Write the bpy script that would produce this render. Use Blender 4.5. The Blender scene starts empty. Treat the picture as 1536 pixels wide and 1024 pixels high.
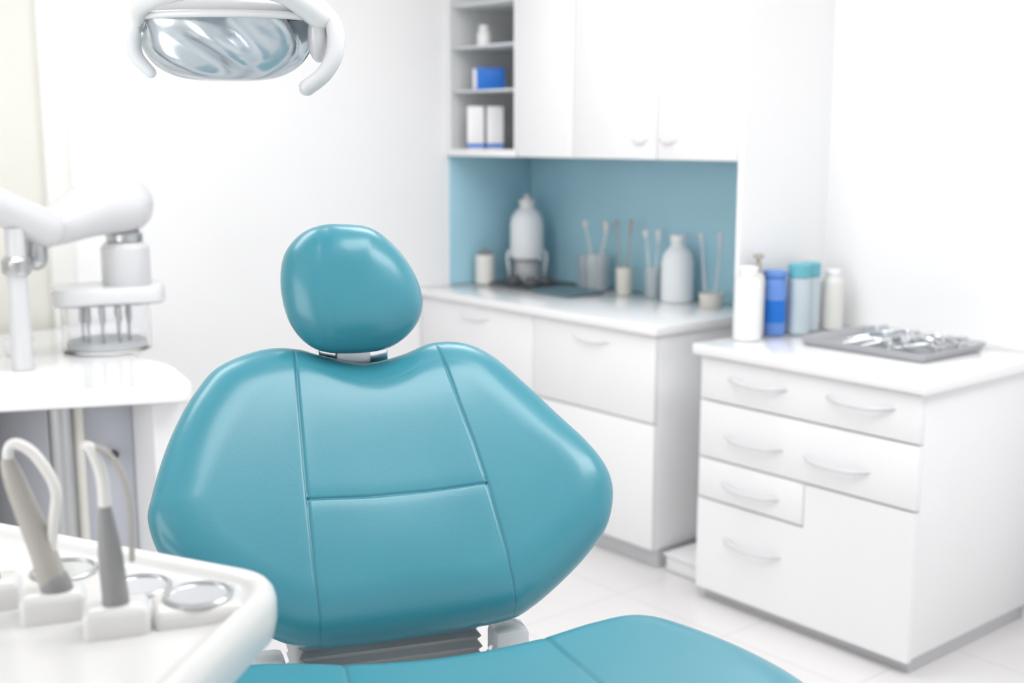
import bpy, bmesh, math, random, numpy as np
from mathutils import Vector, Matrix
sc=bpy.context.scene
R=Vector((.7711,-.6368,0)); F=Vector((.6368,.7711,0))
# ---------------------------------------------------------------- materials
def mat(name,col,rough=.5,metal=0.,var=.03,bump=0.,bscale=200.,trans=0.,coat=0.,ior=1.45,nscale=6.,seam=None,crough=.22):
    m=bpy.data.materials.new(name); m.use_nodes=True
    nt=m.node_tree; b=nt.nodes['Principled BSDF']
    tc=nt.nodes.new('ShaderNodeTexCoord')
    n=nt.nodes.new('ShaderNodeTexNoise'); n.inputs['Scale'].default_value=nscale; n.inputs['Detail'].default_value=3
    nt.links.new(tc.outputs['Object'],n.inputs['Vector'])
    mx=nt.nodes.new('ShaderNodeMix'); mx.data_type='RGBA'
    mx.inputs[6].default_value=(*[c*(1-var) for c in col],1)
    mx.inputs[7].default_value=(*[min(1,c*(1+var)) for c in col],1)
    nt.links.new(n.outputs['Fac'],mx.inputs[0]); out=mx.outputs[2]
    if seam:
        at=nt.nodes.new('ShaderNodeAttribute'); at.attribute_name='seam'
        m2=nt.nodes.new('ShaderNodeMix'); m2.data_type='RGBA'
        nt.links.new(at.outputs['Fac'],m2.inputs[0]); nt.links.new(out,m2.inputs[6]); m2.inputs[7].default_value=(*seam,1); out=m2.outputs[2]
    nt.links.new(out,b.inputs['Base Color'])
    b.inputs['Roughness'].default_value=rough; b.inputs['Metallic'].default_value=metal
    b.inputs['Transmission Weight'].default_value=trans; b.inputs['IOR'].default_value=ior
    b.inputs['Coat Weight'].default_value=coat; b.inputs['Coat Roughness'].default_value=crough
    if bump>0:
        n2=nt.nodes.new('ShaderNodeTexNoise'); n2.inputs['Scale'].default_value=bscale; n2.inputs['Detail'].default_value=4
        nt.links.new(tc.outputs['Object'],n2.inputs['Vector'])
        bp=nt.nodes.new('ShaderNodeBump'); bp.inputs['Strength'].default_value=bump; bp.inputs['Distance'].default_value=.002
        nt.links.new(n2.outputs['Fac'],bp.inputs['Height']); nt.links.new(bp.outputs['Normal'],b.inputs['Normal'])
    return m
M_wall=mat('wall_paint',(.87,.87,.873),.7,var=.01,bump=.1,bscale=80)
M_cream=mat('cream_paint',(.76,.75,.69),.7,var=.02)
M_cream2=mat('cream_trim',(.83,.828,.80),.6,var=.01)
M_lam=mat('white_laminate',(.86,.86,.87),.35,var=.01)
M_lam2=mat('white_laminate_side',(.85,.85,.86),.45,var=.01)
M_top=mat('counter_solid_surface',(.87,.87,.88),.15,var=.01,coat=.4,crough=.1)
M_toe=mat('toe_kick_alu',(.58,.58,.60),.4,metal=.1)
M_blue=mat('blue_backsplash',(.38,.63,.74),.35,var=.03)
M_grey=mat('shelf_grey',(.74,.755,.755),.5)
M_glass=mat('clear_glass',(.97,.98,1),.03,trans=1,ior=1.3)
M_glass2=mat('thick_glass',(.93,.96,.98),.12,trans=.75,ior=1.4)
M_frost=mat('frosted_plastic',(.90,.93,.95),.3,trans=.15,ior=1.2)
M_teal=mat('teal_leather',(.040,.243,.312),.32,var=.07,bump=.09,bscale=350,coat=.35,nscale=7,seam=(.018,.14,.19),crough=.18)
M_plast=mat('white_plastic',(.84,.84,.845),.25,var=.01,coat=.4)
M_arm=mat('arm_enamel',(.66,.665,.68),.25,var=.01,coat=.5)
M_tray=mat('tray_plastic',(.69,.685,.675),.28,var=.01,coat=.35)
M_plast2=mat('warm_white_plastic',(.72,.71,.68),.3,var=.01,coat=.3)
M_chrome=mat('chrome',(.80,.82,.84),.10,metal=1)
M_steel=mat('brushed_steel',(.52,.53,.54),.3,metal=.9)
M_dsteel=mat('tray_steel',(.44,.45,.47),.35,metal=.55)
M_refl=mat('reflector_facets',(.70,.77,.82),.22,metal=.5,coat=.6,crough=.05)
M_gplast=mat('grey_plastic',(.25,.25,.25),.4)
M_gplast2=mat('warm_grey_plastic',(.40,.38,.35),.35)
M_gdoor=mat('grey_blue_door',(.60,.62,.68),.45)
M_dark=mat('dark_rubber',(.07,.075,.08),.5)
M_slate=mat('slate_tray',(.12,.20,.24),.35)
M_bl=mat('blue_label',(.010,.17,.64),.4)
M_bl2=mat('blue_bottle',(.13,.27,.66),.35)
M_tealcap=mat('teal_cap',(.14,.44,.52),.4)
M_silver=mat('silver_can',(.56,.64,.68),.35,metal=.2)
M_beige=mat('beige_cup',(.70,.67,.62),.5)
M_bell=mat('bellows_grey',(.42,.43,.44),.6)
M_floor=bpy.data.materials.new('floor_tile'); M_floor.use_nodes=True
nt=M_floor.node_tree; b=nt.nodes['Principled BSDF']; tc=nt.nodes.new('ShaderNodeTexCoord')
br=nt.nodes.new('ShaderNodeTexBrick'); br.offset=0; br.inputs['Scale'].default_value=1
br.inputs['Brick Width'].default_value=.45; br.inputs['Row Height'].default_value=.45; br.inputs['Mortar Size'].default_value=.003
br.inputs['Color1'].default_value=(.72,.705,.70,1); br.inputs['Color2'].default_value=(.735,.72,.715,1); br.inputs['Mortar'].default_value=(.63,.615,.61,1)
nt.links.new(tc.outputs['Object'],br.inputs['Vector']); nt.links.new(br.outputs['Color'],b.inputs['Base Color'])
b.inputs['Roughness'].default_value=.25
# ---------------------------------------------------------------- helpers
def root(name,loc,rz=0.):
    e=bpy.data.objects.new(name,None); sc.collection.objects.link(e)
    e.location=loc; e.rotation_euler=(0,0,rz); e.empty_display_size=.05; return e
def addm(par,name,verts,faces,m,world=True,smooth=True,ang=40):
    me=bpy.data.meshes.new(name)
    if par is not None and world:
        L=par.location; verts=[(v[0]-L[0],v[1]-L[1],v[2]-L[2]) for v in verts]
    me.from_pydata([tuple(v) for v in verts],[],faces); me.validate()
    bm=bmesh.new(); bm.from_mesh(me); bmesh.ops.recalc_face_normals(bm,faces=bm.faces); bm.to_mesh(me); bm.free()
    if smooth:
        me.polygons.foreach_set('use_smooth',[len(p.vertices)<=4 for p in me.polygons]); me.set_sharp_from_angle(angle=math.radians(ang))
    me.materials.append(m)
    o=bpy.data.objects.new(name,me); sc.collection.objects.link(o)
    if par is not None: o.parent=par
    return o
def box(par,name,lo,hi,m,bev=.003,world=True,seg=2):
    bm=bmesh.new(); bmesh.ops.create_cube(bm,size=1)
    for v in bm.verts:
        v.co=Vector([(lo[i]+hi[i])/2+v.co[i]*(hi[i]-lo[i]) for i in range(3)])
    if bev>0: bmesh.ops.bevel(bm,geom=list(bm.edges),offset=bev,segments=seg,affect='EDGES',profile=.5)
    bm.verts.index_update(); vs=[v.co.copy() for v in bm.verts]; fs=[[v.index for v in f.verts] for f in bm.faces]
    bm.free(); return addm(par,name,vs,fs,m,world)
def loft(par,name,rings,m,world=True,caps=True,ang=40,smooth=True,closed=True):
    n=len(rings[0]); vs=[p for r in rings for p in r]; fs=[]
    for k in range(len(rings)-1):
        for i in range(n if closed else n-1):
            j=(i+1)%n; fs.append([k*n+i,k*n+j,(k+1)*n+j,(k+1)*n+i])
    if caps: fs.append(list(range(n))[::-1]); fs.append([(len(rings)-1)*n+i for i in range(n)])
    return addm(par,name,vs,fs,m,world,smooth,ang)
def lathe(par,name,prof,c,m,n=40,world=True,sx=1,sy=1,ang=35,caps=True):
    rings=[[(c[0]+r*sx*math.cos(2*math.pi*i/n),c[1]+r*sy*math.sin(2*math.pi*i/n),c[2]+z) for i in range(n)] for r,z in prof]
    return loft(par,name,rings,m,world,ang=ang,caps=caps)
def cat(pts,n,closed=False):
    P=[np.array(p,float) for p in pts]; out=[]; N=len(P)
    for i in range(N if closed else N-1):
        if closed: a,b_,c,d=P[i-1],P[i],P[(i+1)%N],P[(i+2)%N]
        else: a=P[max(i-1,0)];b_=P[i];c=P[i+1];d=P[min(i+2,N-1)]
        for k in range(n):
            t=k/n; out.append(.5*((2*b_)+(-a+c)*t+(2*a-5*b_+4*c-d)*t*t+(-a+3*b_-3*c+d)*t**3))
    if not closed: out.append(P[-1])
    return out
def tube(par,name,pts,rad,m,n=14,sm=6,world=True,round_=True,flat=1.):
    if isinstance(rad,(int,float)): rad=[rad]*len(pts)
    q=cat([(*p,r) for p,r in zip(pts,rad)],sm) if sm>1 else [np.array((*p,r)) for p,r in zip(pts,rad)]
    C=[Vector(x[:3]) for x in q]; rr=[max(float(x[3]),1e-4) for x in q]
    T=[(C[min(i+1,len(C)-1)]-C[max(i-1,0)]).normalized() for i in range(len(C))]
    if round_:
        C2=[];r2=[];T2=[]
        for a in (80,60,40,20):
            s=math.sin(math.radians(a)); C2.append(C[0]-T[0]*rr[0]*s); r2.append(rr[0]*math.cos(math.radians(a))); T2.append(T[0])
        C2+=C; r2+=rr; T2+=T
        for a in (20,40,60,80):
            s=math.sin(math.radians(a)); C2.append(C[-1]+T[-1]*rr[-1]*s); r2.append(rr[-1]*math.cos(math.radians(a))); T2.append(T[-1])
        C,rr,T=C2,r2,T2
    up=Vector((0,0,1)) if abs(T[0].z)<.9 else Vector((1,0,0))
    a=T[0].cross(up).normalized(); rings=[]
    for c,r,t in zip(C,rr,T):
        a=(a-t*a.dot(t)).normalized(); bb=t.cross(a)
        rings.append([c+(a*math.cos(2*math.pi*i/n)+bb*math.sin(2*math.pi*i/n)*flat)*r for i in range(n)])
    return loft(par,name,rings,m,world,ang=60)
def ell(par,name,c,r,m,a0=-90,a1=90,n=40,k=20,world=True,smooth=True,p=1.,wave=None):
    rings=[]
    for j in range(k+1):
        a=math.radians(a0+(a1-a0)*j/k); ca=max(math.cos(a),.002)**p; ring=[]
        for i in range(n):
            t=2*math.pi*i/n; w=wave(t,a) if wave else 1
            ring.append((c[0]+r[0]*ca*w*math.cos(t),c[1]+r[1]*ca*w*math.sin(t),c[2]+r[2]*math.sin(a)*w))
        rings.append(ring)
    return loft(par,name,rings,m,world,smooth=smooth,ang=60)
def roundpoly(pts,r,n=8):
    out=[];N=len(pts)
    for i in range(N):
        p=Vector(pts[i]);a=Vector(pts[i-1]);b_=Vector(pts[(i+1)%N])
        ri=r[i] if isinstance(r,(list,tuple)) else r
        s=p+(a-p).normalized()*ri; e=p+(b_-p).normalized()*ri
        for k in range(n+1):
            t=k/n; out.append(s*(1-t)**2+p*2*t*(1-t)+e*t*t)
    return out
def slab(par,name,poly,prof,m,world=True,ang=40):
    """prof: list of (inset distance, z)"""
    N=len(poly); P=[Vector((p[0],p[1])) for p in poly]
    ar=sum(P[i].x*P[(i+1)%N].y-P[(i+1)%N].x*P[i].y for i in range(N)); sg=1 if ar>0 else -1
    nr=[]
    for i in range(N):
        t=(P[(i+1)%N]-P[i-1]).normalized(); nr.append(Vector((-t.y,t.x))*sg)
    rings=[[(P[i].x+nr[i].x*d,P[i].y+nr[i].y*d,z) for i in range(N)] for d,z in prof]
    return loft(par,name,rings,m,world,ang=ang)
def pad(par,name,outline,O,U,V,Nn,m,ef,Tf,eb,Tb,front=None,bend=None,nc=(0,0),NA=600,NR=110,seam=None,pw=2.2,dome=None):
    o=np.array(cat(outline,max(2,NA//len(outline)+1),True)); n=len(o)
    c=np.array(nc,float); d=o-c; Rl=np.linalg.norm(d,axis=1)
    x=np.linspace(0,1,NR+1)[1:]; t=1-(1-x)**1.35
    P=c+t[:,None,None]*d[None]; D=(1-t)[:,None]*Rl[None]
    def prof(D,e,T):
        if dome: return T*np.sqrt(np.clip(1-t[:,None]**dome,0,1))*np.ones_like(D)
        q=np.clip(1-D/e,0,1); return T*np.sqrt(np.clip(1-q**pw,0,1))
    u=P[...,0];v=P[...,1]
    B=bend(u,v) if bend else 0*u
    mask=np.sqrt(np.clip(1-t[:,None]**4,0,1)) if dome else np.clip(D/ef*1.5,0,1)
    zf=prof(D,ef,Tf)+(front(u,v)*mask if front else 0)+B
    zb=-prof(D,eb,Tb)+B
    bc=float(bend(c[0],c[1])) if bend else 0; fc=float(front(c[0],c[1])) if front else 0
    U,V,Nn,O=[np.array(k,float) for k in (U,V,Nn,O)]
    f3=lambda u,v,z: O+u[...,None]*U+v[...,None]*V+z[...,None]*Nn
    A=f3(u,v,zf).reshape(-1,3); Bk=f3(u[:-1],v[:-1],zb[:-1]).reshape(-1,3)
    cf=O+c[0]*U+c[1]*V+(Tf+fc+bc)*Nn; cb=O+c[0]*U+c[1]*V+(-Tb+bc)*Nn
    vs=np.vstack([A,Bk,cf,cb]); nA=len(A); icf=nA+len(Bk); icb=icf+1
    fs=[]
    for k in range(NR-1):
        for i in range(n): j=(i+1)%n; fs.append((k*n+i,k*n+j,(k+1)*n+j,(k+1)*n+i))
    for k in range(NR-2):
        for i in range(n): j=(i+1)%n; fs.append((nA+k*n+i,nA+(k+1)*n+i,nA+(k+1)*n+j,nA+k*n+j))
    k=NR-2
    for i in range(n):
        j=(i+1)%n; fs.append((nA+k*n+i,k*n+n+i,k*n+n+j,nA+k*n+j)); fs.append((icf,j,i)); fs.append((icb,nA+i,nA+j))
    ob=addm(par,name,vs.tolist(),fs,m,False,ang=80)
    if seam:
        at=ob.data.attributes.new('seam','FLOAT','POINT'); vals=np.zeros(len(vs),np.float32)
        vals[:nA]=np.clip(seam(u,v),0,1).reshape(-1); at.data.foreach_set('value',vals)
    return ob
# ---------------------------------------------------------------- room
WX=3.54; WY=4.16; CZ=2.7
box(None,'floor',(-1.6,-2.2,-.05),(WX,WY,0),M_floor,0)
box(None,'ceiling',(-1.6,-2.2,CZ),(WX,WY,CZ+.05),M_wall,0)
box(None,'wall_back',(1.47,WY,0),(WX+.1,WY+.1,CZ),M_wall,0)
box(None,'wall_back_cream',(-1.6,WY+.02,0),(1.39,WY+.12,CZ),M_cream,0)
box(None,'trim_1',(1.39,WY-.01,0),(1.47,WY+.1,CZ),M_cream2,.004)
box(None,'wall_right',(WX,-2.2,0),(WX+.1,WY,CZ),M_wall,0)
box(None,'wall_left',(-1.7,-2.2,0),(-1.6,WY+.1,CZ),M_wall,0)
box(None,'wall_partition',(3.08,2.556,0),(WX,2.574,CZ),M_wall,0)
# ---------------------------------------------------------------- handles
def bow(par,name,x,y,z,L,m=M_plast,r=.006,dep=.03):
    tube(par,name,[(x,y-L/2,z+.004),(x-dep*.55,y-L/2+.02,z+.002),(x-dep,y-L/4,z-.004),(x-dep*1.1,y,z-.006),(x-dep,y+L/4,z-.004),(x-dep*.55,y+L/2-.02,z+.002),(x,y+L/2,z+.004)],r,m,10,5)
# ---------------------------------------------------------------- right drawer cabinet
rc=root('drawer_cabinet',(3.2,2.13,0))
box(rc,'carcass',(2.89,1.735,.05),(WX-.002,2.525,.815),M_lam2,.002)
box(rc,'toe_kick',(2.905,1.75,0),(WX-.002,2.51,.052),M_toe,.002)
box(rc,'countertop',(2.85,1.715,.815),(WX-.002,2.548,.85),M_top,.006)
fx=(2.87,2.888)
def front(par,nm,y0,y1,z0,z1,fx=fx,m=M_lam):
    box(par,nm,(fx[0],y0+.002,z0+.002),(fx[1]+.004,y1-.002,z1-.002),m,.002)
front(rc,'drawer_front_1',1.735,2.525,.672,.812)
front(rc,'drawer_front_2',1.735,2.525,.483,.670)
front(rc,'drawer_front_3',2.108,2.525,.348,.481)
# the lowest front is one L-shaped panel around the small drawer
y0,y1,ym,z0,z1,zm=1.737,2.523,2.106,.042,.479,.344
Lp=[(y0,z0),(y1,z0),(y1,zm),(ym,zm),(ym,z1),(y0,z1)]
loft(rc,'bottom_front',[[(x,a,c) for a,c in Lp] for x in (2.892,2.870)],M_lam)
for i,(y,z) in enumerate([(2.297,.752),(1.93,.757),(2.305,.565),(2.0,.56),(2.31,.407),(2.297,.226)]): bow(rc,f'handle_{i+1}',2.872,y,z,.22,M_arm,.006,.024)
# ---------------------------------------------------------------- back base cabinet
bc=root('base_cabinet',(3.2,3.45,0))
box(bc,'carcass',(2.95,2.782,.07),(WX-.002,WY-.002,.835),M_lam2,.002)
box(bc,'toe_kick',(2.97,2.79,0),(WX-.002,WY-.002,.072),M_toe,.002)
box(bc,'countertop',(2.91,2.764,.835),(WX-.002,WY-.002,.87),M_top,.006)
fb=(2.93,2.948)
front(bc,'drawer_front_1',2.782,3.42,.525,.832,fb)
front(bc,'door_1',2.782,3.42,.072,.523,fb)
front(bc,'drawer_front_2',3.42,WY-.003,.525,.832,fb)
front(bc,'door_2',3.42,WY-.003,.072,.523,fb)
bow(bc,'handle_1',2.932,3.79,.785,.2,M_lam,.005,.012); bow(bc,'handle_2',2.932,3.1,.785,.2,M_lam,.005,.012)
bs=root('backsplash',(3.5,3.5,.88))
box(bs,'panel_right',(WX-.010,2.576,.871),(WX-.001,WY-.011,1.419),M_blue,.001)
box(bs,'panel_back',(3.085,WY-.010,.871),(WX-.011,WY-.001,1.419),M_blue,.001)
pb=root('pipe_cover_box',(3.0,2.66,0))
box(pb,'cover',(2.97,2.60,0),(3.5,2.755,.06),M_plast,.012); box(pb,'lid',(2.96,2.60,.06),(3.5,2.756,.068),M_plast,.003)
# ---------------------------------------------------------------- upper cabinets
uc=root('wall_cabinet',(3.3,3.14,1.42))
box(uc,'carcass',(3.10,2.578,1.42),(WX-.002,3.70,2.25),M_lam2,.002)
for i,(a,c) in enumerate([(2.576,2.94),(2.94,3.37),(3.37,3.70)]): front(uc,f'door_{i+1}',a,c,1.42,2.25,(3.08,3.096))
for i,y in enumerate((3.02,2.885)): bow(uc,f'handle_{i+1}',3.082,y,1.485,.085,M_arm,.004,.007)
sh=root('corner_shelf_unit',(3.3,3.93,1.42))
box(sh,'back_panel',(WX-.02,3.72,1.43),(WX-.002,WY-.012,2.25),M_grey,0)
box(sh,'side_panel_1',(3.09,WY-.012,1.43),(WX-.002,WY-.002,2.25),M_grey,0)
box(sh,'side_panel_2',(3.08,3.702,1.42),(WX-.02,3.718,2.25),M_lam,.001)
box(sh,'frame_post',(3.075,WY-.02,1.42),(3.09,WY-.002,2.25),M_lam,.001)
box(sh,'bottom_shelf',(3.07,3.702,1.42),(WX-.002,WY-.002,1.448),M_lam,.002)
for i,z in enumerate((1.682,1.86,2.03)): box(sh,f'glass_shelf_{i+1}',(3.10,3.72,z),(WX-.02,WY-.014,z+.008),M_frost,.001)
def carton(name,x,y,z,sx,sy,h,m,band=None,rz=0):
    e=root(name,(x,y,z),rz)
    box(e,'carton',(-sx/2,-sy/2,0),(sx/2,sy/2,h),m,.003,False)
    if band: box(e,'label_band',(-sx/2-.0008,-sy/2-.0008,h*.04),(sx/2+.0008,sy/2+.0008,h*.13),band,0,False)
    box(e,'flap',(-sx/2+.004,-sy/2+.004,h),(sx/2-.004,sy/2-.004,h+.001),m,0,False)
e=root('blue_box',(3.18,4.0,1.6905),.88)
box(e,'carton',(-.03,-.065,0),(.03,.065,.09),M_bl,.003,False); box(e,'white_end_label',(-.031,.052,.004),(.031,.066,.086),M_plast,0,False); box(e,'flap',(-.026,-.06,.09),(.026,.06,.091),M_bl,0,False)
carton('white_carton',3.14,4.04,1.449,.06,.07,.175,M_plast,M_bl,.88)
carton('white_carton',3.20,3.985,1.449,.06,.07,.175,M_plast,M_bl,.88)
gl=root('glass_jar',(3.17,4.02,1.8685)); lathe(gl,'jar',[(.02,0),(.03,.004),(.03,.05),(.02,.065),(.022,.085),(.001,.09)],(0,0,0),M_plast,world=False)
# ---------------------------------------------------------------- bottles right
def bottle(name,x,y,z,r,h,body,cap,neck=.45,caph=.03,shoulder=.03,capr=None,label=None):
    e=root(name,(x,y,z)); capr=capr or r*neck*1.15
    hb=h-caph
    lathe(e,'body',[(r*.9,0),(r,.004),(r,hb-shoulder),(r*.93,hb-shoulder*.55),(r*.7,hb-shoulder*.2),(r*neck,hb)],(0,0,0),body,world=False)
    lathe(e,'cap',[(capr,hb-.001),(capr,h-.004),(capr*.85,h)],(0,0,0),cap,world=False)
    if label: lathe(e,'label',[(r+.0006,h*.2),(r+.0006,h*.55)],(0,0,0),label,world=False,caps=False)
    return e
bottle('squeeze_bottle',3.03,2.475,.851,.045,.24,M_plast,M_plast,.6,.03,.03)
bottle('spray_can',3.185,2.49,.851,.038,.215,M_bl2,M_bl2,.9,.02,.01,label=M_bl)
bottle('disinfectant_can',3.268,2.455,.851,.038,.235,M_silver,M_tealcap,.97,.045,.006,capr=.0375)
bottle('disinfectant_can',3.352,2.475,.851,.036,.232,M_silver,M_tealcap,.97,.045,.006,capr=.0355)
bottle('lotion_bottle',3.435,2.44,.851,.038,.205,M_plast2,M_plast,.6,.02,.03)
pu=bottle('pump_bottle',3.118,2.508,.851,.024,.24,M_beige,M_gplast2,.5,.03,.03)
lathe(pu,'pump_head',[(.008,.24),(.008,.255),(.018,.257),(.018,.27),(.01,.275)],(0,0,0),M_gplast2,world=False)
# metal tray with instruments
mt=root('instrument_tray',(3.27,2.09,.851))
P=roundpoly([(3.09,1.87),(3.45,1.87),(3.45,2.32),(3.09,2.32)],.025,6)
slab(mt,'tray',P,[(.02,.851),(.012,.853),(.002,.872),(0,.876),(.004,.877),(.012,.873),(.020,.857),(.03,.856)],M_dsteel)
random.seed(4)
for i in range(20):
    x=3.27+random.uniform(-.10,.10); y=2.09+random.uniform(-.15,.15); a=random.uniform(-1,1); L=random.uniform(.055,.08)
    if abs(y-2.09)>.13: L=.05
    dx,dy=math.sin(a)*L,math.cos(a)*L; x=min(max(x,3.13+abs(dx)),3.41-abs(dx))
    z=.866+.007*(i%3)
    tube(mt,f'forceps_{i+1}',[(x-dx,y-dy,z),(x-dx*.4+.010,y-dy*.4,z+.018),(x+dx*.3,y+dy*.3,z+.010),(x+dx,y+dy,z)],[.004,.007,.006,.003],M_chrome,8,4)
    tube(mt,f'forceps_ring_{i+1}',[(x-dx+.013*math.cos(t),y-dy+.013*math.sin(t),z+.014) for t in np.linspace(0,6.28,12)],.0035,M_steel,8,1)
# ---------------------------------------------------------------- back counter items
Z=.871
e=root('ceramic_jar',(3.22,4.085,Z)); lathe(e,'jar',[(.038,0),(.042,.005),(.042,.12),(.038,.125)],(0,0,0),M_plast2,world=False); lathe(e,'lid',[(.03,.126),(.032,.135),(.012,.14),(.010,.15),(.002,.153)],(0,0,0),M_gplast,world=False)
e=root('rubber_mat',(3.34,3.87,Z)); slab(e,'mat',roundpoly([(-.14,-.12),(.12,-.12),(.12,.17),(-.14,.17)],.02),[(0,0),(0,.008),(.003,.010)],M_dark,False)
for k,(x,y) in enumerate([(-.09,-.06),(.00,-.05),(-.09,.05)]): lathe(e,f'rubber_cup_{k}',[(.035,.010),(.040,.02),(.025,.035),(.022,.045)],(x,y,0),M_dark,world=False)
e=root('water_distiller_bottle',(3.375,3.985,Z+.011))
lathe(e,'glass_base',[(.072,0),(.076,.01),(.076,.09),(.068,.095)],(0,0,0),M_glass,world=False)
lathe(e,'metal_core',[(.045,.002),(.045,.085)],(0,0,0),M_arm,world=False)
lathe(e,'body',[(.068,.098),(.073,.11),(.073,.24),(.067,.275),(.046,.305),(.03,.315),(.03,.330)],(0,0,0),M_frost,world=False)
lathe(e,'cap',[(.034,.331),(.034,.35),(.012,.353),(.010,.372)],(0,0,0),M_plast2,world=False)
for sgn in (-1,1): tube(e,f'side_valve_{sgn}',[(.074*R.x*sgn,.074*R.y*sgn,.02),(.085*R.x*sgn,.085*R.y*sgn,.10),(.075*R.x*sgn,.075*R.y*sgn,.13)],[.006,.006,.005],M_plast,8,4,False)
e=root('dark_tray',(3.27,3.60,Z)); slab(e,'tray',roundpoly([(-.11,-.12),(.10,-.12),(.10,.12),(-.11,.12)],.02),[(.008,0),(0,.012),(.004,.013),(.010,.007)],M_slate,False)
def toolcup(name,x,y,r,h,m,tools,tm,lift=.14,hd=.008):
    e=root(name,(x,y,Z)); lathe(e,'cup',[(r*.85,0),(r*.9,.003),(r,h),(r*.93,h),(r*.8,.006)],(0,0,0),m,world=False)
    for i in range(tools):
        a=i*2.4; dx=math.cos(a)*r*.5; dy=math.sin(a)*r*.5
        tube(e,f'tool_{i+1}',[(dx*.4,dy*.4,.01),(dx,dy,h),(dx*1.8,dy*1.8,h+lift*(.8+.2*(i%2)))],[.003,.004,.0025],tm,8,4,False)
        tube(e,f'tool_head_{i+1}',[(dx*1.8,dy*1.8,h+lift*(.8+.2*(i%2))),(dx*1.9,dy*1.9,h+lift+.015)],[.006,hd],tm,8,2,False)
toolcup('glass_of_tools',3.43,3.60,.052,.15,M_glass2,3,M_plast2,.11,.013)
e=root('clear_cup',(3.475,3.71,Z)); lathe(e,'cup',[(.03,0),(.032,.004),(.040,.13),(.037,.13),(.028,.01)],(0,0,0),M_glass2,world=False)
toolcup('brush_cup',3.42,3.43,.034,.11,M_beige,3,M_gplast2,.17)
e=root('plastic_flask',(3.43,3.15,Z)); lathe(e,'body',[(.058,0),(.063,.006),(.063,.15),(.055,.185),(.034,.21),(.027,.215),(.027,.235)],(0,0,0),M_frost,world=False)
lathe(e,'cap',[(.03,.236),(.03,.255),(.02,.26)],(0,0,0),M_plast,world=False)
toolcup('mixing_bowl',3.40,2.95,.046,.055,M_beige,2,M_arm,.2)
toolcup('clear_tumbler',3.44,3.29,.032,.12,M_glass2,2,M_frost,.12,.014)
# ---------------------------------------------------------------- left desk
dk=root('side_desk',(.8,3.5,0))
P=roundpoly([(.45,3.35),(1.345,2.95),(1.42,3.28),(1.38,3.50),(1.62,3.90),(1.62,WY-.015),(.45,WY-.015)],[.02,.06,.1,.1,.05,.02,.02],8)
slab(dk,'desktop',P,[(.012,.80),(0,.806),(0,.842),(.006,.85),(.018,.85)],M_top)
box(dk,'side_panel',(1.275,3.08,0),(1.36,WY-.02,.80),M_lam,.004)
box(dk,'carcass',(1.08,3.24,.06),(1.274,WY-.02,.80),M_gdoor,.003)
box(dk,'grey_door',(1.085,3.222,.08),(1.273,3.238,.79),M_gdoor,.003)
box(dk,'toe',(1.08,3.26,0),(1.274,WY-.02,.06),M_toe,.0)
lathe(dk,'door_knob',[(.012,0),(.014,.01),(.005,.02)],(1.21,3.206,.62),M_dark)
tube(dk,'steel_post',[(1.055,3.17,0),(1.055,3.17,.80)],.030,M_steel,20,1,round_=False)
tube(dk,'steel_post_2',[(1.105,3.18,0),(1.105,3.18,.80)],.016,M_cream,16,1,round_=False)
box(dk,'left_leg',(.47,3.42,0),(.53,WY-.02,.80),M_lam,.004)
# ---------------------------------------------------------------- swing arm with instrument canister below it
ar=root('articulated_unit_arm',(1.435,3.613,.9))
Bx,By,Bz=1.435,3.613,1.285
tube(ar,'upper_arm',[(Bx+.005,By,Bz+.01),(Bx-.10,By-.02,Bz),(Bx-.22,By-.05,Bz-.04),(Bx-.30,By-.07,Bz-.055)],[.088,.082,.060,.048],M_arm,28,6)
tube(ar,'lower_arm',[(Bx-.27,By-.10,Bz-.045),(Bx-.40,By-.15,Bz+.02),(Bx-.60,By-.2,Bz+.13)],[.055,.05,.045],M_arm,24,6)
tube(ar,'pivot',[(Bx-.30,By-.085,Bz-.13),(Bx-.30,By-.085,Bz-.09)],.035,M_steel,20,1)
lathe(ar,'collar',[(.05,-.105),(.055,-.10),(.055,-.08),(.045,-.07)],(Bx,By,Bz),M_steel)
lathe(ar,'spindle',[(.070,-.235),(.073,-.23),(.073,-.12),(.06,-.105)],(Bx,By,Bz),M_arm)
P=roundpoly([(1.18,3.56),(1.50,3.47),(1.57,3.66),(1.25,3.77)],.055,8)
slab(ar,'holder_tray',P,[(.01,.998),(0,1.006),(0,1.040),(.008,1.052),(.02,1.052)],M_arm)
tube(ar,'support_post',[(1.06,3.46,.851),(1.06,3.46,1.25)],[.030,.026],M_arm,20,2,round_=False)
lathe(ar,'post_collar',[(.035,1.12),(.04,1.13),(.04,1.16),(.032,1.17)],(1.06,3.46,0),M_steel)
CX,CY,CB=1.37,3.63,.851
lathe(ar,'canister_glass',[(.125,.0),(.132,.004),(.132,.144),(.126,.144),(.124,.01)],(CX,CY,CB),M_glass,n=48)
lathe(ar,'canister_base',[(.118,.011),(.118,.028)],(CX,CY,CB),M_frost)
for i in range(9):
    a=i*.7; x,y=CX+.07*math.cos(a),CY+.07*math.sin(a)
    tube(ar,f'bur_{i+1}',[(x,y,CB+.03),(x,y,CB+.08),(x,y,CB+.10),(x,y,CB+.142)],[.004,.004,.010,.007],M_steel,8,2)
kn=root('small_dish',(1.12,3.70,.851)); lathe(kn,'dish',[(.03,0),(.04,.02),(.05,.05),(.045,.05),(.03,.008)],(0,0,0),M_plast,world=False)
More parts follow.
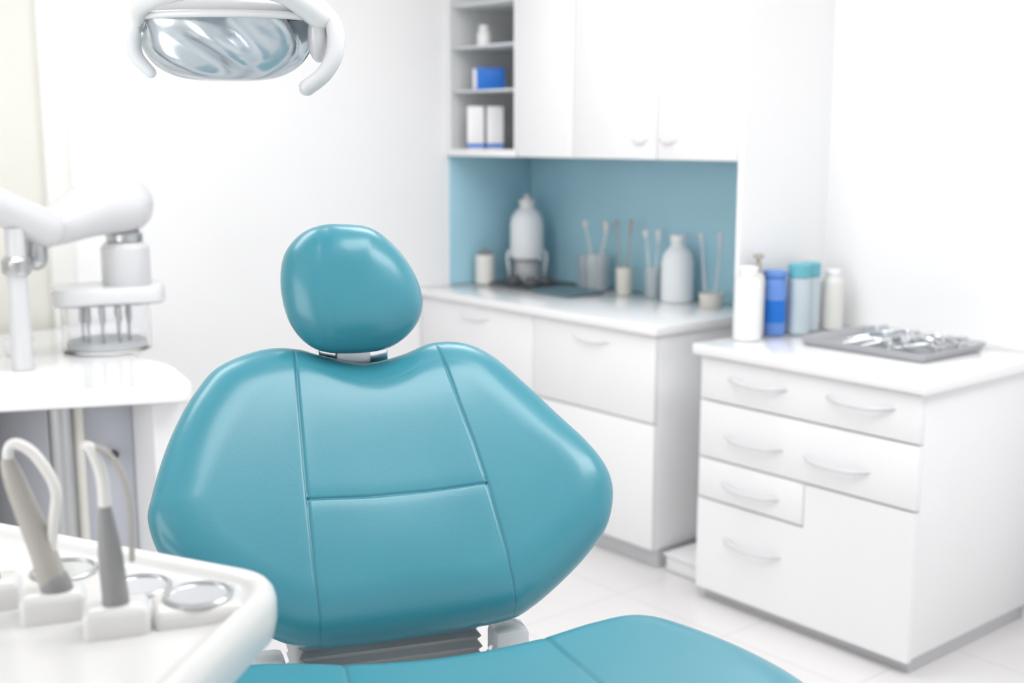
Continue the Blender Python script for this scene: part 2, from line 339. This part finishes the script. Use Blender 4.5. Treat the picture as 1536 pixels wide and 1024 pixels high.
# ---------------------------------------------------------------- surgical light
lp=root('dental_operatory_light',(.925,1.83,1.651),math.radians(-39.55))
wv=lambda t,a: 1+.07*math.sin(7*t+1.0+3*a)*math.cos(a)+.06*math.sin(5*t+6*a)*math.cos(a)
ell(lp,'mirror_reflector',(-.010,0,.032),(.126,.082,.080),M_refl,-90,0,96,24,False,p=.62,wave=wv)
ell(lp,'lens_cover',(-.010,0,.034),(.146,.098,.096),M_glass,-90,0,64,20,False,p=.58)
ell(lp,'housing',(-.008,.01,.040),(.140,.098,.050),M_arm,0,90,48,12,False,p=.8)
tube(lp,'rim',[(-.010+.144*math.cos(t),.098*math.sin(t),.036) for t in np.linspace(0,6.283,48)],.006,M_plast,12,1,False)
tube(lp,'yoke',[(-.138,-.045,.03),(-.118,-.085,.052),(-.06,-.110,.070),(.03,-.110,.078),(.10,-.085,.070),(.145,-.03,.04)],[.011,.016,.018,.018,.020,.023],M_plast,16,6,False)
ell(lp,'pivot_right',(.140,-.01,.015),(.020,.03,.048),M_arm,-90,90,24,12,False)
tube(lp,'handle_right',[(.146,-.02,.05),(.168,-.03,.024),(.170,-.04,-.018),(.153,-.045,-.052),(.125,-.045,-.074)],[.012,.014,.014,.013,.013],M_arm,14,6,False)
tube(lp,'handle_left',[(-.139,-.03,.025),(-.150,-.035,.0),(-.147,-.035,-.025),(-.126,-.035,-.050)],[.010,.012,.011,.009],M_frost,14,6,False)
tube(lp,'lamp_neck',[(.02,.02,.07),(.03,.03,.13),(.03,.03,.2)],[.03,.022,.02],M_plast,18,5,False)
tube(lp,'lamp_arm',[(.03,.03,.2),(.03,.03,CZ-1.654-.02)],.018,M_plast,18,1,False)
lathe(lp,'ceiling_rose',[(.07,CZ-1.651-.03),(.07,CZ-1.651-.002)],(.03,.03,0),M_plast,world=False)
# ---------------------------------------------------------------- dental chair
CH=(1.029,1.485,0); rz=math.radians(-39.55+18)
ch=root('dental_chair',CH,rz)
r=math.radians(40); BO=Vector((0,0,.723)); BV=Vector((0,math.sin(r),math.cos(r))); BN=Vector((0,-math.cos(r),math.sin(r)))
out=[(-0.199,0.521),(-0.139,0.524),(-0.085,0.507),(-0.015,0.491),(0.053,0.503),(0.112,0.522),(0.172,0.514),(0.220,0.479),(0.268,0.413),(0.314,0.341),(0.350,0.284),(0.371,0.232),(0.371,0.185),(0.348,0.131),(0.304,0.087),(0.249,0.047),(0.198,0.017),(0.157,0.002),(0.072,-0.004),(-0.027,-0.006),(-0.091,-0.007),(-0.155,-0.005),(-0.203,0.007),(-0.26,0.040),(-0.326,0.092),(-0.377,0.150),(-0.396,0.212),(-0.388,0.257),(-0.367,0.325),(-0.342,0.384),(-0.312,0.437),(-0.27,0.488)]
fl=lambda v: np.interp(v,[-.005,.1,.25,.40,.52],[-.155,-.155,-.151,-.145,-.139])
fr=lambda v: np.interp(v,[0,.1,.222,.30,.37,.52],[.160,.157,.148,.139,.128,.110])
hh=lambda u: np.interp(u,[-.152,-.05,.05,.148],[.221,.217,.217,.221])
def gro(d,w1=.0022,a1=.0024,w2=.012,a2=.0012): return -a1*np.exp(-(d/w1)**2)-a2*np.exp(-np.abs(d/w2)**1.5)
def bfront(u,v):
    u=np.asarray(u,float);v=np.asarray(v,float)
    z=gro(u-fl(v))+gro(u-fr(v))
    ins=(u>fl(v))&(u<fr(v)); z=z+np.where(ins,gro(v-hh(u)),0)
    z=z-.014*np.exp(-((u)/.14)**2-((v-.50)/.06)**2)
    z=z+.006*np.exp(-((u)/.12)**2-((v-.12)/.10)**2)
    return z
ln=lambda d: .75*np.exp(-(d/.0011)**2)
def bseam(u,v):
    ins=(u>fl(v))&(u<fr(v)); return ln(u-fl(v))+ln(u-fr(v))+np.where(ins,ln(v-hh(u)),0)
def bbend(u,v): return .28*(np.asarray(u,float))**2
pad(ch,'backrest_cushion',out,BO,(1,0,0),BV,BN,M_teal,.095,.055,.05,.035,bfront,bbend,(0.0,.25),1000,210,bseam)
HR=math.radians(20); HO=Vector((-.031,.325,1.236)); HV=Vector((0,math.sin(HR),math.cos(HR))); HN=Vector((0,-math.cos(HR),math.sin(HR)))
ho=[(-.018,.116),(.040,.107),(.084,.070),(.113,.021),(.1237,-.025),(.115,-.061),(.089,-.091),(.052,-.110),(.002,-.115),(-.055,-.110),(-.090,-.090),(-.114,-.052),(-.123,-.004),(-.121,.039),(-.110,.072),(-.084,.100),(-.052,.114)]
pad(ch,'headrest_cushion',ho,HO,(1,0,0),HV,HN,M_teal,.105,.064,.07,.05,
    lambda u,v: -.0018*np.exp(-((u+.060-.8*(v+.02)**2)/.009)**2)+.007*np.exp(-((u-.01)/.05)**2),None,(0,0),400,90,None,2.0,dome=3.0)
so=[(0,-.165),(.15,-.16),(.25,-.15),(.32,-.165),(.365,-.24),(.405,-.37),(.42,-.5),(.40,-.65),(.34,-.8),(.22,-.9),(0,-.92)]
so=so+[(-a,c) for a,c in so[-2:0:-1]]
sd=lambda u,v: np.abs(u)-.148-.1*np.clip(-v-.2,0,1)
pad(ch,'seat_cushion',so,Vector((0,0,.721)),(1,0,0),(0,1,0),(0,0,1),M_teal,.07,.055,.05,.04,
    lambda u,v: gro(sd(u,v)), lambda u,v:.25*np.asarray(u)**2,(0,-.5),600,150,lambda u,v: ln(sd(u,v)))
lo_=[(0,-.93),(.2,-.94),(.24,-1.0),(.22,-1.3),(.19,-1.42),(0,-1.45)]; lo_=lo_+[(-a,c) for a,c in lo_[-2:0:-1]]
pad(ch,'leg_rest_cushion',lo_,Vector((0,0,.70)),(1,0,0),(0,1,0),(0,0,1),M_teal,.06,.045,.04,.03,None,None,(0,-1.2),200,40)
tube(ch,'headrest_stem',[(-.03,.33,.98),(-.03,.36,1.05),(-.03,.37,1.2)],[.02,.02,.02],M_chrome,16,4,False)
box(ch,'headrest_bracket',(-.095,.315,1.09),(.03,.335,1.16),M_chrome,.004,False)
box(ch,'headrest_hinge',(-.065,.300,1.10),(-.005,.32,1.15),M_steel,.003,False)
rings=[]
for i in range(49):
    q=i/48; z=.34+.37*q; s=.0 if i%2 else .008; yo=-.02+.17*q
    rings.append([(a*(.15-s)-.03,yo+c*(.10-s),z) for a,c in ((-1,-1),(1,-1),(1,1),(-1,1))])
loft(ch,'bellows',rings,M_bell,False,smooth=False)
for nm,w in (('left',-.235),('right',.16)):
    box(ch,f'back_support_{nm}',(w-.03,-.01,.45),(w+.03,.05,.71),M_arm,.012,False)
    sg=1 if nm=='left' else -1
    tube(ch,f'support_bolt_{nm}',[(w+.03*sg,.0,.675),(w+.042*sg,-.02,.675)],.012,M_chrome,14,1,False)
box(ch,'lift_column',(-.15,-.35,.06),(.15,.12,.34),M_plast,.03,False)
box(ch,'seat_frame',(-.24,-.85,.60),(.24,-.20,.672),M_plast,.015,False)
box(ch,'column_arm',(-.12,-.45,.30),(.12,-.17,.62),M_plast,.03,False)
slab(ch,'floor_base',roundpoly([(-.28,-.9),(.28,-.9),(.3,.3),(-.3,.3)],.12),[(.01,0),(0,.01),(0,.045),(.02,.065)],M_plast,False)
# ---------------------------------------------------------------- foreground instrument tray
ft=root('delivery_unit_tray',(.35,1.25,.94))
P=roundpoly([(.648,1.187),(.38,1.76),(-.02,1.40),(.25,.845)],[.07,.05,.05,.07],10)
slab(ft,'tray_body',P,[(.05,.925),(.02,.930),(.004,.942),(0,.96),(0,.982),(.003,.993),(.008,.999),(.015,1.0),(.022,.999),(.028,.993),(.034,.988),(.044,.986)],M_tray)
def P3(c,dx,dz,s): return (c[0]+R.x*dx*s,c[1]+R.y*dx*s,c[2]+dz*s)
def holder(i,x,y,w=.034,h=.030):
    q=[(-w,-w*.75),(w,-w*.75),(w,w*.75),(-w,w*.75)]
    P=roundpoly([(x+a*.93+c*.36,y-a*.36+c*.93) for a,c in q],.010,5)
    slab(ft,f'holder_{i}',P,[(0,.986),(0,.986+h-.008),(.003,.986+h-.002),(.007,.986+h)],M_tray)
H1=(.405,1.274);H2=(.443,1.193)
holder(1,*H1); holder(2,*H2); holder(3,.360,1.350); holder(4,.528,1.178,.048,.018)
def cup(i,x,y,r=.036,z=0.986):
    lathe(ft,f'cup_ring_{i}',[(r+.005,z),(r+.005,z+.003),(r+.003,z+.005),(r,z+.005),(r-.002,z+.002)],(x,y,0),M_steel,caps=False,n=48)
    lathe(ft,f'steel_cup_{i}',[(r-.001,z+.0025),(r*.8,z+.0012),(r*.5,z+.0006),(.001,z+.0004)],(x,y,0),M_chrome,n=48)
cup(1,.530,1.181,.033,1.004); cup(2,.508,1.292,.032); cup(3,.46,1.400,.034)
s=.00070
c=(*H1,1.014)
tube(ft,'suction_handle',[P3(c,5,-5,s),P3(c,-10,60,s),P3(c,-45,170,s),P3(c,-55,205,s)],[.0150,.0140,.0115,.008],M_gplast2,18,5)
tube(ft,'suction_collar',[P3(c,8,-2,s),P3(c,4,14,s)],[.0165,.0160],M_gplast,18,1)
tube(ft,'suction_hose',[P3(c,-55,205,s),P3(c,-52,228,s),P3(c,-38,234,s),P3(c,-12,215,s),P3(c,14,165,s),P3(c,8,110,s),P3(c,0,60,s)],.006,M_plast2,14,6)
c=(*H2,1.014)
tube(ft,'syringe_collar',[P3(c,0,-5,s),P3(c,0,20,s)],[.0145,.0135],M_gplast,18,1)
tube(ft,'syringe_handle',[P3(c,0,10,s),P3(c,-4,80,s),P3(c,-8,150,s)],[.0135,.0125,.007],M_gplast,18,5)
tube(ft,'syringe_tip',[P3(c,-8,150,s),P3(c,-10,200,s),P3(c,-22,238,s),P3(c,-30,245,s)],[.0065,.0062,.006,.005],M_plast2,14,5)
tube(ft,'syringe_hose',[P3(c,-28,243,s),P3(c,0,236,s),P3(c,22,195,s),P3(c,30,140,s),P3(c,28,70,s)],.003,M_gplast2,10,6)
c=(.360,1.350,1.014)
tube(ft,'scaler_handle',[P3(c,0,0,s),P3(c,-20,100,s),P3(c,-40,160,s)],[.013,.012,.007],M_gplast,16,5)
tube(ft,'tray_support_arm',[(.3,1.3,.93),(.3,1.3,.85),(.3,1.3,.0)],[.04,.035,.035],M_plast,20,1,round_=False)
lathe(ft,'tray_foot',[(.2,0),(.2,.02),(.05,.04)],(.3,1.3,0),M_plast)
# ---------------------------------------------------------------- lights
w=bpy.data.worlds.new('world'); sc.world=w; w.use_nodes=True
w.node_tree.nodes['Background'].inputs[0].default_value=(.985,.988,1,1); w.node_tree.nodes['Background'].inputs[1].default_value=1.03
def area(name,loc,size,sy,e,rot=(0,0,0),col=(1,1,1)):
    l=bpy.data.lights.new(name,'AREA'); l.shape='RECTANGLE'; l.size=size; l.size_y=sy; l.energy=e; l.color=col
    o=bpy.data.objects.new(name,l); sc.collection.objects.link(o); o.location=loc; o.rotation_euler=rot
area('added_ceiling_fill',(1.3,1.2,CZ-.02),1.2,.6,15)  # unseen fill lamps added under the ceiling to light chair and walls
area('added_ceiling_fill',(2.3,2.6,CZ-.02),1.2,.6,15)
area('added_ceiling_fill',(2.3,.6,CZ-.02),1.2,.6,20)  # added fill that also lifts the partition face towards white
area('added_ceiling_fill',(.7,3.0,CZ-.02),1.2,.6,15)
area('added_left_fill',(-1.58,1.6,1.5),1.8,1.6,27,(math.radians(90),0,math.radians(-90)))  # added unseen fill by the solid left wall, standing in for an assumed window
# ---------------------------------------------------------------- camera
cam=bpy.data.cameras.new('camera'); co=bpy.data.objects.new('camera',cam); sc.collection.objects.link(co)
co.location=(0,0,1.5); co.rotation_euler=(math.radians(90-9.68),0,math.radians(-39.55))
cam.sensor_width=36; cam.lens=1800/1536*36; cam.dof.use_dof=True; cam.dof.focus_distance=1.92; cam.dof.aperture_fstop=2.8
sc.camera=co
sc.view_settings.view_transform='Standard'
sc.view_settings.exposure=.08
